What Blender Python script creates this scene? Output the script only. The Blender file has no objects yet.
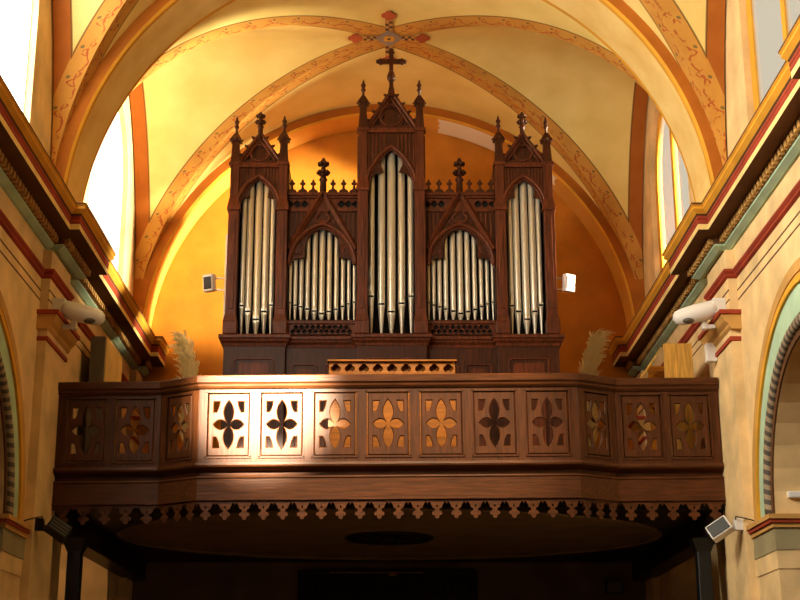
import bpy, bmesh, math, random
from mathutils import Vector, Matrix
random.seed(7)
PI = math.pi
E = 1.6                      # eye height; all z below are measured from the eye and lifted on build
SC = bpy.context.scene
COL = SC.collection
# ------------------------------------------------------------------ materials
def lin(c):
    return tuple(((v/255)/12.92 if v/255 <= .04045 else ((v/255+.055)/1.055)**2.4) for v in c)+(1,)
class G:
    """small node graph helper"""
    def __init__(s, name):
        s.m = bpy.data.materials.new(name); s.m.use_nodes = True
        s.t = s.m.node_tree; s.b = s.t.nodes['Principled BSDF']
    def n(s, k, **kw):
        o = s.t.nodes.new(k)
        for a, v in kw.items(): setattr(o, a, v)
        return o
    def put(s, sock, v):
        if hasattr(v, 'is_output') or isinstance(v, bpy.types.NodeSocket): s.t.links.new(v, sock)
        else: sock.default_value = v
    def ma(s, op, a, b=0.0, c=None):
        o = s.n('ShaderNodeMath', operation=op); s.put(o.inputs[0], a); s.put(o.inputs[1], b)
        if c is not None: s.put(o.inputs[2], c)
        return o.outputs[0]
    def at(s, name):
        return s.n('ShaderNodeAttribute', attribute_name=name).outputs['Fac']
    def mix(s, f, a, b):
        o = s.n('ShaderNodeMix', data_type='RGBA'); s.put(o.inputs[0], f); s.put(o.inputs[6], a); s.put(o.inputs[7], b)
        return o.outputs[2]
    def noise(s, scale, detail=4, stretch=(1,1,1)):
        tc = s.n('ShaderNodeTexCoord'); mp = s.n('ShaderNodeMapping'); mp.inputs['Scale'].default_value = stretch
        s.t.links.new(tc.outputs['Object'], mp.inputs[0])
        o = s.n('ShaderNodeTexNoise'); o.inputs['Scale'].default_value = scale; o.inputs['Detail'].default_value = detail
        s.t.links.new(mp.outputs[0], o.inputs[0]); return o.outputs['Fac']
    def lt(s, a, b): return s.ma('LESS_THAN', a, b)
    def gt(s, a, b): return s.ma('GREATER_THAN', a, b)
    def mul(s, a, b): return s.ma('MULTIPLY', a, b)
    def ramp(s, f, lo, hi):
        o = s.n('ShaderNodeMapRange'); s.put(o.inputs[0], f); o.inputs[1].default_value = lo; o.inputs[2].default_value = hi
        return o.outputs[0]
    def done(s, col, rough=.7, metal=0., bump=None, spec=None):
        s.put(s.b.inputs['Base Color'], col); s.put(s.b.inputs['Roughness'], rough); s.b.inputs['Metallic'].default_value = metal
        if spec is not None: s.b.inputs['Specular IOR Level'].default_value = spec
        if bump is not None:
            bp = s.n('ShaderNodeBump'); bp.inputs['Strength'].default_value = bump[1]; bp.inputs['Distance'].default_value = .02
            s.t.links.new(bump[0], bp.inputs['Height']); s.t.links.new(bp.outputs[0], s.b.inputs['Normal'])
        return s.m
def shade(c, k): return tuple(min(255, v*k) for v in c)
def plaster(name, c, var=.12, scale=2.2, rough=.8):
    g = G(name); f = g.ramp(g.noise(scale, 6), .3, .7); f2 = g.noise(40, 3)
    return g.done(g.mix(f, lin(shade(c, 1-var)), lin(shade(c, 1+var*.5))), rough, bump=(f2, .08), spec=.25)
def wood(name, c, var=.35, st=(14, 14, 1.2), rough=.38, scale=2.5):
    g = G(name); f = g.ramp(g.noise(scale, 8, st), .3, .7); f3 = g.ramp(g.noise(1.3, 3), .35, .65)
    a = g.mix(f, lin(shade(c, 1-var)), lin(shade(c, 1+var*.6)))
    return g.done(g.mix(g.mul(f3, .35), a, lin(shade(c, .7))), rough, bump=(f, .08), spec=.2)
def plain(name, c, rough=.5, metal=0.): return G(name).done(lin(c), rough, metal)
def emit(name, c, st):
    g = G(name); g.b.inputs['Emission Color'].default_value = lin(c); g.b.inputs['Emission Strength'].default_value = st
    return g.done(lin((200, 200, 200)), .4)
M = {}
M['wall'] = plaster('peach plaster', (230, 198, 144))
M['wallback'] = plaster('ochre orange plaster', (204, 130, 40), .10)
M['cream'] = plaster('cream paint', (238, 210, 140))
M['gold'] = plaster('golden ochre paint', (222, 160, 50), .08)
M['brown'] = plaster('burnt ochre paint', (178, 104, 30), .10)
M['tan'] = plaster('tan paint', (200, 152, 84), .1)
M['red'] = plaster('oxide red paint', (158, 62, 38), .15)
M['mint'] = plaster('mint green paint', (178, 206, 176), .1)
M['shadowbrown'] = plaster('umber paint', (96, 62, 34), .15)  # umber paint; on the cornice soffit and recesses its darkness is painted shade
M['line'] = plain('dark painted line', (92, 58, 34), .8)
M['greyband'] = plaster('grey green paint', (158, 146, 110), .1)
M['floor'] = plaster('stone floor', (100, 78, 56))
M['case'] = wood('dark walnut', (72, 36, 18))
M['case2'] = wood('red walnut', (100, 50, 27))
M['inside'] = plain('black case interior', (12, 8, 6), .9)  # near-black paints the shade inside the case, behind piercings and in pipe mouths
M['loft'] = wood('brown oak', (88, 48, 22), .25, (1.2, 14, 14), .42)
M['loftv'] = wood('brown oak upright', (84, 45, 20), .25, (14, 14, 1.2), .45)
M['honey'] = wood('honey pine', (150, 86, 12), .2, (1.2, 14, 14), .4)
M['pine'] = wood('knotty pine', (214, 160, 72), .2, (14, 14, 1.2), .5)
M['black'] = plain('black metal', (16, 14, 14), .45)
M['darkwood'] = wood('blackened oak', (34, 22, 16), .3)
M['white'] = plain('white enamel', (226, 222, 218), .4)
M['greymetal'] = plain('grey metal', (92, 84, 80), .5)
M['chrome'] = plain('steel', (170, 165, 160), .3, .9)
M['glassd'] = plain('dark lamp glass', (14, 14, 16), .55)
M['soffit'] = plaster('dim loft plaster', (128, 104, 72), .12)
M['straw'] = plain('dry straw', (238, 224, 166), .8)
M['cable'] = plain('white plastic conduit', (232, 228, 215), .5)  # pale colour imitating sunlight along the organ's left edge
M['brass'] = plain('brass', (190, 140, 60), .3, .9)  # used only for the painted glint above the door
def pipe_mat():
    g = G('tin pipe metal'); f = g.noise(3, 3, (1, 1, .3))
    return g.done(g.mix(f, lin((196, 188, 168)), lin((226, 220, 204))), .34, .55)
M['tin'] = pipe_mat()
def rope_mat():
    g = G('painted rope moulding'); s = g.ma('FRACT', g.ma('ADD', g.mul(g.at('s'), 9.0), g.mul(g.at('w'), .9)))
    return g.done(g.mix(g.lt(s, .5), lin((84, 74, 64)), lin((158, 138, 108))), .7)
M['rope'] = rope_mat()
def vault_mat():
    g = G('painted vault plaster')
    dg, s, cell, dw = g.at('dg'), g.at('s'), g.at('cell'), g.at('dw')
    n = g.ramp(g.noise(1.6, 6), .3, .7)
    web = g.mix(n, lin((226, 198, 118)), lin((240, 216, 140)))
    n2 = g.ramp(g.noise(3, 5), .3, .7)
    band = g.mix(n2, lin((190, 134, 58)), lin((206, 152, 70)))
    strip = g.mix(n2, lin((160, 90, 28)), lin((174, 102, 36)))
    sn = g.ma('SINE', g.mul(s, 2*PI/.42)); sn2 = g.ma('SINE', g.mul(s, 4*PI/.42))
    wob = g.mul(g.ma('SUBTRACT', g.noise(9, 2), .5), .35)
    d = g.ma('ADD', dg, wob)
    vine = g.lt(g.ma('ABSOLUTE', g.ma('SUBTRACT', d, g.ma('MULTIPLY_ADD', sn, .14, .28))), .05)
    curl = g.mul(g.lt(g.ma('ABSOLUTE', g.ma('SUBTRACT', d, g.ma('MULTIPLY_ADD', sn2, .24, .40))), .055), g.gt(sn, -.2))
    fs = g.ma('SUBTRACT', g.ma('FRACT', g.ma('MULTIPLY_ADD', s, 1/.42, .2)), .5)
    dot = g.lt(g.ma('SQRT', g.ma('ADD', g.mul(g.mul(fs, 2.1), g.mul(fs, 2.1)), g.ma('POWER', g.mul(g.ma('SUBTRACT', dg, .72), 1.2), 2))), .12)
    redm = g.mul(g.ma('MAXIMUM', vine, curl), g.ramp(g.noise(14, 2), .42, .52))
    bandc = g.mix(g.mul(redm, .75), band, lin((160, 52, 32)))
    bandc = g.mix(g.mul(dot, .8), bandc, lin((98, 88, 60)))
    inb = g.lt(dg, 1.0)
    c = g.mix(g.mul(g.lt(dw, 1.0), cell), web, strip)
    c = g.mix(inb, c, bandc)
    l1 = g.lt(g.ma('ABSOLUTE', g.ma('SUBTRACT', dg, 1.0)), .05)
    l2 = g.mul(g.mul(g.lt(g.ma('ABSOLUTE', g.ma('SUBTRACT', dw, 1.0)), .055), cell), g.gt(dg, 1.0))
    lo = g.mul(g.gt(dw, .95), l1)
    l1 = g.mix(cell, l1, lo)
    c = g.mix(g.mul(g.ma('MAXIMUM', l1, l2), .75), c, lin((84, 52, 20)))
    return g.done(c, .75, bump=(g.noise(30, 3), .06), spec=.25)
M['vault'] = vault_mat()
def arch_soffit(name, patch):
    g = G(name); n = g.ramp(g.noise(2, 5), .3, .7)
    c = g.mix(n, lin((226, 188, 112) if not patch else (214, 150, 62)), lin((240, 212, 142) if not patch else (224, 164, 76)))
    if patch:
        a = g.ma('ADD', g.at('ang'), g.mul(g.ma('SUBTRACT', g.noise(5, 3), .5), .05))
        k = g.mul(g.gt(a, .21), g.lt(a, .50)); k2 = g.mul(g.gt(a, .74), g.lt(a, .78))
        c = g.mix(g.ma('MAXIMUM', k, k2), c, lin((246, 232, 214)))
    return g.done(c, .75, spec=.25)
M['archsoffit'] = arch_soffit('cream arch soffit', False)
M['archpatch'] = arch_soffit('ochre arch soffit with bare plaster repair', True)
def thin_pane(name, c, st):
    m = emit(name, c, st); t = m.node_tree; mx = t.nodes.new('ShaderNodeMixShader'); tr = t.nodes.new('ShaderNodeBsdfTransparent')
    m.node_tree.nodes['Principled BSDF'].inputs['Base Color'].default_value = lin((20, 20, 20)); m.node_tree.nodes['Principled BSDF'].inputs['Specular IOR Level'].default_value = .1
    mx.inputs[0].default_value = .6; out = t.nodes['Material Output']
    t.links.new(t.nodes['Principled BSDF'].outputs[0], mx.inputs[1]); t.links.new(tr.outputs[0], mx.inputs[2]); t.links.new(mx.outputs[0], out.inputs[0])
    return m
M['sunpane'] = emit('sunlit frosted glass', (255, 246, 228), 9.0)
M['sunpane2'] = emit('bright frosted glass', (255, 246, 228), 1.4)
M['dullpane'] = thin_pane('dull frosted glass', (226, 216, 192), 1.15)
# ------------------------------------------------------------------ mesh builder
class MB:
    def __init__(s, M4=None):
        s.v = []; s.f = []; s.mi = []; s.sm = []; s.at = {}; s.M = M4; s.slot = 0; s.smooth = False
    def add(s, verts, faces, smooth=None, attrs=None):
        o = len(s.v)
        for p in verts:
            p = Vector(p); s.v.append(s.M @ p if s.M else p)
        for f in faces:
            s.f.append([i+o for i in f]); s.mi.append(s.slot); s.sm.append(s.smooth if smooth is None else smooth)
        if attrs:
            for k, vals in attrs.items(): s.at.setdefault(k, {}).update({o+i: x for i, x in enumerate(vals)})
    def box(s, x0, x1, y0, y1, z0, z1, b=0.0):
        if b <= 0:
            v = [(x, y, z) for x in (x0, x1) for y in (y0, y1) for z in (z0, z1)]
            s.add(v, [(0,1,3,2),(4,6,7,5),(0,4,5,1),(2,3,7,6),(0,2,6,4),(1,5,7,3)]); return
        bm = bmesh.new(); bmesh.ops.create_cube(bm, size=1)
        for q in bm.verts: q.co = Vector(((x0+x1)/2+q.co.x*(x1-x0), (y0+y1)/2+q.co.y*(y1-y0), (z0+z1)/2+q.co.z*(z1-z0)))
        bmesh.ops.bevel(bm, geom=bm.edges[:], offset=b, segments=2, affect='EDGES', profile=.5)
        s.bm(bm)
    def bm(s, bm, mat=None, smooth=None):
        bm.verts.index_update()
        s.add([(mat @ q.co if mat else q.co.copy()) for q in bm.verts], [[q.index for q in f.verts] for f in bm.faces], smooth); bm.free()
    def frustum(s, cx, cy, z0, z1, a0, a1, b0=None, b1=None):
        b0 = a0 if b0 is None else b0; b1 = a1 if b1 is None else b1
        v = [(cx-a0,cy-b0,z0),(cx+a0,cy-b0,z0),(cx+a0,cy+b0,z0),(cx-a0,cy+b0,z0),(cx-a1,cy-b1,z1),(cx+a1,cy-b1,z1),(cx+a1,cy+b1,z1),(cx-a1,cy+b1,z1)]
        s.add(v, [(3,2,1,0),(4,5,6,7),(0,1,5,4),(1,2,6,5),(2,3,7,6),(3,0,4,7)])
    def lathe(s, cx, cy, prof, n=14, smooth=True, axis='z'):
        v = []; f = []
        for r, z in prof:
            for k in range(n):
                a = 2*PI*k/n; p = (r*math.cos(a), r*math.sin(a))
                v.append((cx+p[0], cy+p[1], z) if axis == 'z' else (cx+p[0], z, cy+p[1]))
        m = len(prof)
        for i in range(m-1):
            for k in range(n): f.append((i*n+k, i*n+(k+1)%n, (i+1)*n+(k+1)%n, (i+1)*n+k))
        f.append(list(range(n))[::-1]); f.append([(m-1)*n+k for k in range(n)])
        s.add(v, f, smooth)
    def ball(s, x, y, z, r, sz=1.0, sub=2):
        bm = bmesh.new(); bmesh.ops.create_icosphere(bm, subdivisions=sub, radius=r)
        for q in bm.verts: q.co = Vector((x+q.co.x, y+q.co.y, z+q.co.z*sz))
        s.bm(bm, smooth=True)
    def tube(s, path, r, n=8, smooth=True, closed=False, attr=False):
        path = [Vector(p) for p in path]; v = []; f = []; ss = []; ww = []; L = 0; m = len(path); up = None
        for i, p in enumerate(path):
            if i: L += (p-path[i-1]).length
            a = path[i-1] if i else (path[-1] if closed else p); b = path[(i+1) % m] if (i < m-1 or closed) else p
            t = (b-a).normalized()
            if up is None: up = Vector((0, 1, 0)) if abs(t.y) < .9 else Vector((0, 0, 1))
            e = (up-t*up.dot(t)).normalized(); up = e; h = t.cross(e)
            rr = r[i] if isinstance(r, (list, tuple)) else r
            for k in range(n):
                q = 2*PI*k/n; v.append(p+e*(rr*math.cos(q))+h*(rr*math.sin(q))); ss.append(L); ww.append(k/n)
        for i in range(m if closed else m-1):
            j = (i+1) % m
            for k in range(n): f.append((i*n+k, i*n+(k+1)%n, j*n+(k+1)%n, j*n+k))
        if not closed: f.append(list(range(n))[::-1]); f.append([(m-1)*n+k for k in range(n)])
        s.add(v, f, smooth, {'s': ss, 'w': ww} if attr else None)
    def sweep(s, path, prof, closed_prof=True, slots=None, cap=True):
        """extrude profile [(out, z)] along a plan polyline (mitred); 'out' is to the right of the direction"""
        pts = [Vector((p[0], p[1])) for p in path]; m = len(pts); k = len(prof); v = []
        for i, p in enumerate(pts):
            d1 = (pts[i]-pts[i-1]).normalized() if i else None; d2 = (pts[i+1]-pts[i]).normalized() if i < m-1 else None
            n1 = Vector((d1.y, -d1.x)) if d1 else None; n2 = Vector((d2.y, -d2.x)) if d2 else None
            if n1 is None: o = n2
            elif n2 is None: o = n1
            else:
                o = (n1+n2).normalized(); o = o/max(.2, o.dot(n1))
            for (a, z) in prof: v.append((p.x+o.x*a, p.y+o.y*a, z))
        base = s.slot
        for j in range(k if closed_prof else k-1):
            s.slot = slots[j] if slots else base
            fs = [(i*k+j, i*k+(j+1)%k, (i+1)*k+(j+1)%k, (i+1)*k+j) for i in range(m-1)]
            o0 = len(s.v)
            s.add(v, fs) if False else s._addf(v, fs, j == 0)
        if cap and closed_prof:
            s.slot = slots[0] if slots else base
            s._addf(v, [list(range(k)), [(m-1)*k+i for i in range(k)][::-1]], False)
        s.slot = base
    def _addf(s, v, fs, new):
        if new: s._o = len(s.v); s.add(v, [])
        for f in fs: s.f.append([i+s._o for i in f]); s.mi.append(s.slot); s.sm.append(False)
    def plate(s, outer, holes, w0, w1, mat, bev=0.0):
        """filled outline with holes; outline in (u,v), thickness from w0 to w1; mat maps (u,v,w) to the scene"""
        cu = bpy.data.curves.new('outline', 'CURVE'); cu.dimensions = '2D'; cu.fill_mode = 'BOTH'
        cu.extrude = max(1e-4, abs(w1-w0)/2-bev); cu.bevel_depth = bev; cu.bevel_resolution = 0; cu.offset = -bev
        for path in [outer]+list(holes):
            sp = cu.splines.new('POLY'); sp.points.add(len(path)-1); sp.use_cyclic_u = True
            for q, p in zip(sp.points, path): q.co = (p[0], p[1], 0, 1)
        ob = bpy.data.objects.new('outline', cu)
        COL.objects.link(ob); dg = bpy.context.evaluated_depsgraph_get(); dg.update()
        me = bpy.data.meshes.new_from_object(ob.evaluated_get(dg))
        T = mat @ Matrix.Translation((0, 0, (w0+w1)/2))
        s.add([T @ q.co for q in me.vertices], [list(p.vertices) for p in me.polygons], False)
        bpy.data.objects.remove(ob); bpy.data.curves.remove(cu); bpy.data.meshes.remove(me)
    def build(s, name, mats, parent=None, weld=False, fixn=True):
        if not isinstance(mats, (list, tuple)): mats = [mats]
        base = Vector((0, 0, -E))
        root = parent
        while root is not None and root.parent is not None: root = root.parent
        off = root['_b'] if root is not None and '_b' in root else (0, 0, 0)
        me = bpy.data.meshes.new(name)
        me.from_pydata([(p.x-off[0], p.y-off[1], p.z+E-off[2]) for p in s.v], [], s.f)
        for m in mats: me.materials.append(m)
        me.polygons.foreach_set('material_index', s.mi); me.polygons.foreach_set('use_smooth', s.sm)
        for k, d in s.at.items():
            a = me.attributes.new(k, 'FLOAT', 'POINT')
            for i, x in d.items(): a.data[i].value = x
        if fixn:
            bm = bmesh.new(); bm.from_mesh(me)
            if weld: bmesh.ops.remove_doubles(bm, verts=bm.verts, dist=1e-4)
            bmesh.ops.recalc_face_normals(bm, faces=bm.faces); bm.to_mesh(me); bm.free()
        me.update()
        o = bpy.data.objects.new(name, me); COL.objects.link(o)
        if parent is not None: o.parent = parent
        return o
XZ = Matrix(((1,0,0,0),(0,0,-1,0),(0,1,0,0),(0,0,0,1)))       # (u,v,w) -> x=u, z=v, y=-w
def XZat(y): return Matrix.Translation((0, y, 0)) @ XZ
def YZside(sx): return Matrix(((0,0,sx,0),(1,0,0,0),(0,1,0,0),(0,0,0,1)))   # u->y, v->z, w->sx*x
def tag(o, label, cat, group=None):
    o['label'] = label; o['category'] = cat
    if group: o['group'] = group
    return o
def struct(o): o['kind'] = 'structure'; return o
def thing(name, label, cat, loc, group=None):
    o = bpy.data.objects.new(name, None); COL.objects.link(o); o.location = (loc[0], loc[1], loc[2]+E)
    o['_b'] = (loc[0], loc[1], loc[2]+E); o.empty_display_size = .2
    return tag(o, label, cat, group)
# outline helpers
def foil(n, d, r, cx=0, cz=0, rot=0, pts=40):
    out = []
    for i in range(pts):
        th = 2*PI*i/pts; best = 0
        for k in range(n):
            D = (th-rot-2*PI*k/n+PI) % (2*PI)-PI; q = r*r-(d*math.sin(D))**2
            if q >= 0: best = max(best, d*math.cos(D)+math.sqrt(q))
        out.append((cx+best*math.cos(th), cz+best*math.sin(th)))
    return out
def pointed(a, h, zs, n=12, cx=0):
    """pointed arch from (a,zs) over the apex to (-a,zs)"""
    r = (a*a+h*h)/(2*a); c = a-r; am = math.atan2(h, -c)
    R = [(c+r*math.cos(am*i/n), zs+r*math.sin(am*i/n)) for i in range(n+1)]
    R[-1] = (0, zs+h)
    return [(cx+x, z) for x, z in R]+[(cx-x, z) for x, z in R[-2::-1]]
def arc(cx, cz, r, a0, a1, n): return [(cx+r*math.cos(a0+(a1-a0)*i/n), cz+r*math.sin(a0+(a1-a0)*i/n)) for i in range(n+1)]
def rect(x0, x1, z0, z1): return [(x0, z0), (x1, z0), (x1, z1), (x0, z1)]
# ------------------------------------------------------------------ the setting
R = 4.2; ZS = 6.1; WX = 4.22
BAYS = [(14.1, 2.52), (20.15, 2.55)]
def vault_bay(Ym, L):
    mb = MB(); nphi = 72
    for sx in (-1, 1):
        for sy in (-1, 1):
            for cell in (0, 1):
                vs = []; dgs = []; ss = []; cs = []; dws = []; nv = 6; S = 0; last = None
                for i in range(nphi+1):
                    ph = PI/2*i/nphi; ca, sa = math.cos(ph), math.sin(ph)
                    g = Vector((sx*R*ca, Ym+sy*L*ca, ZS+R*sa))
                    if last is not None: S += (g-last).length
                    last = g
                    for j in range(nv+1):
                        t = j/nv
                        if cell: d = (R-R*ca)*t; p = (sx*(R*ca+d), g.y, g.z); dw = (R-abs(p[0]))/.23
                        else: d = (L-L*ca)*t; p = (g.x, g.y+sy*d, g.z); dw = 9
                        vs.append(p); dgs.append(d/(.27 if cell else .30)); ss.append(S); cs.append(cell); dws.append(dw)
                fs = [(i*(nv+1)+j, i*(nv+1)+j+1, (i+1)*(nv+1)+j+1, (i+1)*(nv+1)+j) for i in range(nphi) for j in range(nv)]
                mb.add(vs, fs, True, {'dg': dgs, 's': ss, 'cell': cs, 'dw': dws})
    return struct(mb.build('ceiling', M['vault'], fixn=False))
for b in BAYS: vault_bay(*b)
def transverse(y0, y1, r, num, patch=False):
    mb = MB(); n = 96; e = .03 if patch else .07
    prof = [(y0, 4.75), (y0, r+.03), (y0+.03, r), (y0+.03+e, r), (y1-.03-e, r), (y1-.03, r), (y1, r+.03), (y1, 4.75)]
    sl = [0, 1, 1, 2, 1, 1, 0]; vs = []; an = []
    for i in range(n+1):
        a = PI*i/n
        for (y, q) in prof: vs.append((q*math.cos(a), y, ZS+q*math.sin(a))); an.append(PI/2-a)
    k = len(prof); o = len(mb.v); mb.add(vs, [], attrs={'ang': an})
    for i in range(n):
        for j in range(k-1):
            mb.f.append([o+i*k+j, o+i*k+j+1, o+(i+1)*k+j+1, o+(i+1)*k+j]); mb.mi.append(sl[j]); mb.sm.append(False)
    return struct(mb.build('trim_%d' % num, [M['brown'], M['gold'], M['archpatch' if patch else 'archsoffit']], fixn=False))
transverse(16.62, 17.62, 4.03, 1)
transverse(22.62, 23.32, 4.03, 2, True)
transverse(10.6, 11.58, 4.03, 3)
def arch_notch(yc, r, zs, n=20): return [(yc-r, -E)]+[(yc-q[0], q[1]) for q in arc(0, zs, r, 0, PI, n)]+[(yc+r, -E)]
WIN = [(14.12, 1.42), (20.28, 1.38)]
ARC = [(14.05, 1.62, 2.25), (20.2, 1.62, 1.95)]
wn = 0
for sx, side in ((-1, 'left'), (1, 'right')):
    T = YZside(sx)
    mb = MB()
    low = [(10.6, -E)]
    for yc, r, zs in ARC: low += arch_notch(yc, r, zs)
    low += [(23.32, -E), (23.32, 5.75), (10.6, 5.75)]
    mb.plate(low, [], WX, WX+.85, T)
    holes = []
    for yc, a in WIN: holes.append([(yc-a, 6.0), (yc+a, 6.0), (yc+a, 8.3)]+[(yc+q[0]*a/1.32, q[1]) for q in arc(0, 8.3, 1.32, 0, PI, 20)][1:-1]+[(yc-a, 8.3)])
    mb.plate(rect(10.6, 23.32, 5.75, 10.7), holes, WX, WX+.17, T)
    w = struct(mb.build('wall_'+side, M['wall']))
    # aisle wall beyond the arches
    mb = MB(); X0, X1 = sorted((sx*7.2, sx*7.4)); mb.box(X0, X1, 10.6, 23.4, -E, 5.7)
    X0, X1 = sorted((sx*5.07, sx*7.4)); mb.box(X0, X1, 10.6, 23.4, 5.6, 5.75)
    mb.box(X0, X1, 23.32, 23.45, -E, 5.7); mb.box(X0, X1, 17.0, 17.25, -E, 5.7)
    struct(mb.build('wall_%s_aisle' % side, M['tan']))
    # clerestory windows
    for yc, a in WIN:
        wn += 1
        mb = MB()
        def wo(k): return [(yc-a+k, 6.05+k), (yc+a-k, 6.05+k), (yc+a-k, 8.3)]+[(yc+q[0]*a/1.32, q[1]) for q in arc(0, 8.3, 1.32-k, 0, PI, 20)][1:-1]+[(yc-a+k, 8.3)]
        if sx > 0:
            hl = [[(yc+.06, 6.22), (yc+a-.17, 6.22), (yc+a-.17, 8.3)]+[(yc+q[0], q[1]) for q in arc(0, 8.3, a-.17, 0, PI/2-.05, 10)][1:],
                  [(yc-.06, 6.22), (yc-a+.17, 6.22), (yc-a+.17, 8.3)]+[(yc-q[0], q[1]) for q in arc(0, 8.3, a-.17, 0, PI/2-.05, 10)][1:]]
        else:
            hl = [wo(.02)]
        mb.plate(wo(0), hl, WX+.08, WX+.16, T, .008)
        fr = struct(mb.build('window_%d' % wn, M['gold'] if sx > 0 else M['white']))  # left frames white and without mullion: window glare put into colour and shape
        mb = MB(); mb.plate(wo(.004), [], WX+(.11 if sx > 0 else .085), WX+(.13 if sx > 0 else .13), T)
        pn = mb.build('pane', M['dullpane'] if sx > 0 else M['sunpane' if yc < 17 else 'sunpane2'], fr); pn['label'] = 'frosted glass'
    # entablature, broken forward over the pilasters
    prof = [(-.02, 6.145), (.42, 6.145), (.42, 6.12), (.40, 6.10), (.405, 6.07), (.36, 6.02), (.345, 6.0), (.352, 5.965), (.342, 5.95), (.348, 5.915), (.34, 5.895), (.34, 5.825), (.15, 5.825), (.10, 5.80), (.10, 5.72), (.108, 5.712), (.10, 5.698), (.05, 5.672), (.03, 5.66), (-.02, 5.66)]
    sl = [3, 4, 0, 0, 0, 4, 1, 1, 1, 1, 2, 4, 4, 4, 5, 5, 5, 5, 5, 3]
    mb = MB()
    # a mitred run along the wall that breaks forward over each pilaster; 'out' points to the nave
    def path(y0, y1, off):
        x = sx*(WX-off)
        return [(x, y1), (x, y0)] if sx < 0 else [(x, y0), (x, y1)]
    def broken(y0, y1, ends, off):
        p = [(WX, y0)]
        for a, b in sorted(ends):
            if a > y0: p += [(WX, a), (WX-off, a)]
            else: p = [(WX-off, y0)]
            p += [(WX-off, b)]
            if b < y1: p += [(WX, b)]
        if sorted(ends)[-1][1] < y1: p.append((WX, y1))
        p = [(sx*x, y) for x, y in p]
        return p if sx > 0 else p[::-1]
    def run(pr, slots, p): mb.sweep(p, [(-a, z) for a, z in pr], True, slots)
    BR = [(10.7, 11.9), (16.78, 17.92), (22.95, 23.32)]
    run(prof, sl, broken(10.7, 23.32, BR, .12))
    st = [(-.02, 5.36), (.05, 5.36), (.055, 5.33), (.03, 5.30), (.035, 5.27), (.0, 5.25), (-.02, 5.25)]
    run(st, [1]*7, broken(10.7, 23.32, [(10.7, 11.6), (16.6, 17.65), (22.7, 23.32)], .11))
    for z in (5.10, 4.98):
        for ya, yb in ((11.6, 16.6), (17.65, 22.7)): run([(-.01, z+.010), (.003, z+.010), (.003, z-.010), (-.01, z-.010)], [4]*4, path(ya, yb, 0))
    ends = [(a-.4, b+.4) for a, b in BR]
    # bead row under the corona
    mb.slot = 6
    y = 11.6
    while y < 23.2:
        off = .12 if any(a+.3 <= y <= b-.25 for a, b in ends) else 0
        xa, xb = sorted((sx*(WX-off-.09), sx*(WX-off-.155)))
        v = [(xa, y, 5.735), (xb, y, 5.735), (xa, y+.075, 5.735), (xb, y+.075, 5.735), (xa, y+.035, 5.82), (xb, y+.035, 5.82), (xa, y+.11, 5.82), (xb, y+.11, 5.82)]
        mb.add(v, [(0,1,3,2),(4,6,7,5),(0,4,5,1),(2,3,7,6),(0,2,6,4),(1,5,7,3)]); y += .125
    struct(mb.build('trim_%d' % (4 if sx < 0 else 5), [M['gold'], M['red'], M['cream'], M['wall'], M['shadowbrown'], M['mint'], M['tan']]))
    # pilasters with capitals
    for i, (y0, y1) in enumerate(((16.6, 17.65), (22.7, 23.32), (10.7, 11.6))):
        mb = MB()
        def pbox(y0, y1, z0, z1, p, slot=0):
            mb.slot = slot; a, b = sorted((sx*(WX+.02), sx*(WX-p))); mb.box(a, b, y0, y1, z0, z1)
        pbox(y0, y1, -E, 4.48, .11)
        pbox(y0, y1, 4.48, 5.62, .11)
        a, b = sorted((sx*(WX-.102), sx*(WX-.114)))
        mb.slot = 3
        for z in (5.10, 4.98): mb.box(a, b, y0-.003, y1+.003, z-.01, z+.01)
        pbox(y0-.02, y1+.02, 4.47, 4.52, .135, 1)
        pbox(y0-.005, y1+.005, 4.52, 4.60, .12, 0)
        mb.slot = 2
        cap = [(-.02, 4.60), (.125, 4.60), (.15, 4.63), (.155, 4.66), (.20, 4.70), (.23, 4.76), (.235, 4.78), (-.02, 4.78)]
        ya, yb = y0-.08, y1+.08
        q = [(-a, z) for a, z in cap]; mb.sweep(path(ya, yb, 0), q, True)
        pbox(ya-.03, yb+.03, 4.78, 4.83, .26, 1)
        # base block
        pbox(y0-.04, y1+.04, -E, -.9, .17, 0)
        struct(mb.build('trim_%d' % (6+i+(3 if sx > 0 else 0)), [M['wall'], M['red'], M['tan'], M['line']]))
    # archivolts and imposts of the arcade
    for i, (yc, r, zs) in enumerate(ARC):
        if i == 1: continue
        mb = MB()
        def ring(r0, r1, t, slot):
            mb.slot = slot
            o = [(yc+q[0], q[1]) for q in arc(0, zs, r1, 0, PI, 40)]+[(yc+q[0], q[1]) for q in arc(0, zs, r0, PI, 0, 40)]
            mb.plate(o, [], WX-t, WX+.02, T)
        ring(2.24, 2.36, .05, 4); ring(2.13, 2.20, .06, 0); ring(2.18, 2.26, .035, 4); ring(1.84, 2.14, .03, 1); ring(1.62, 1.88, .02, 2)
        mb.slot = 3
        mb.tube([(sx*(WX-.02), yc+q[0], q[1]) for q in arc(0, zs, 1.75, 0, PI, 60)], .062, 10, True, attr=True)
        struct(mb.build('trim_%d' % (20+i+(4 if sx > 0 else 0)), [M['gold'], M['mint'], M['shadowbrown'], M['rope'], M['tan']]))
        mb = MB()
        for ya, yb in ((yc+r, 16.6), (11.6, yc-r)):
            def ib(z0, z1, p, slot):
                mb.slot = slot; a, b = sorted((sx*(WX+.86), sx*(WX-p)))
                mb.box(a, b, ya-p if ya == yc+r else ya, yb if ya == yc+r else yb+p, z0, z1)
            ib(zs-.05, zs, .10, 0); ib(zs-.09, zs-.05, .08, 1); ib(zs-.14, zs-.09, .055, 0); ib(zs-.38, zs-.14, .03, 2); ib(zs-.58, zs-.38, .02, 3); ib(-E, zs-.58, .008, 3)
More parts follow.
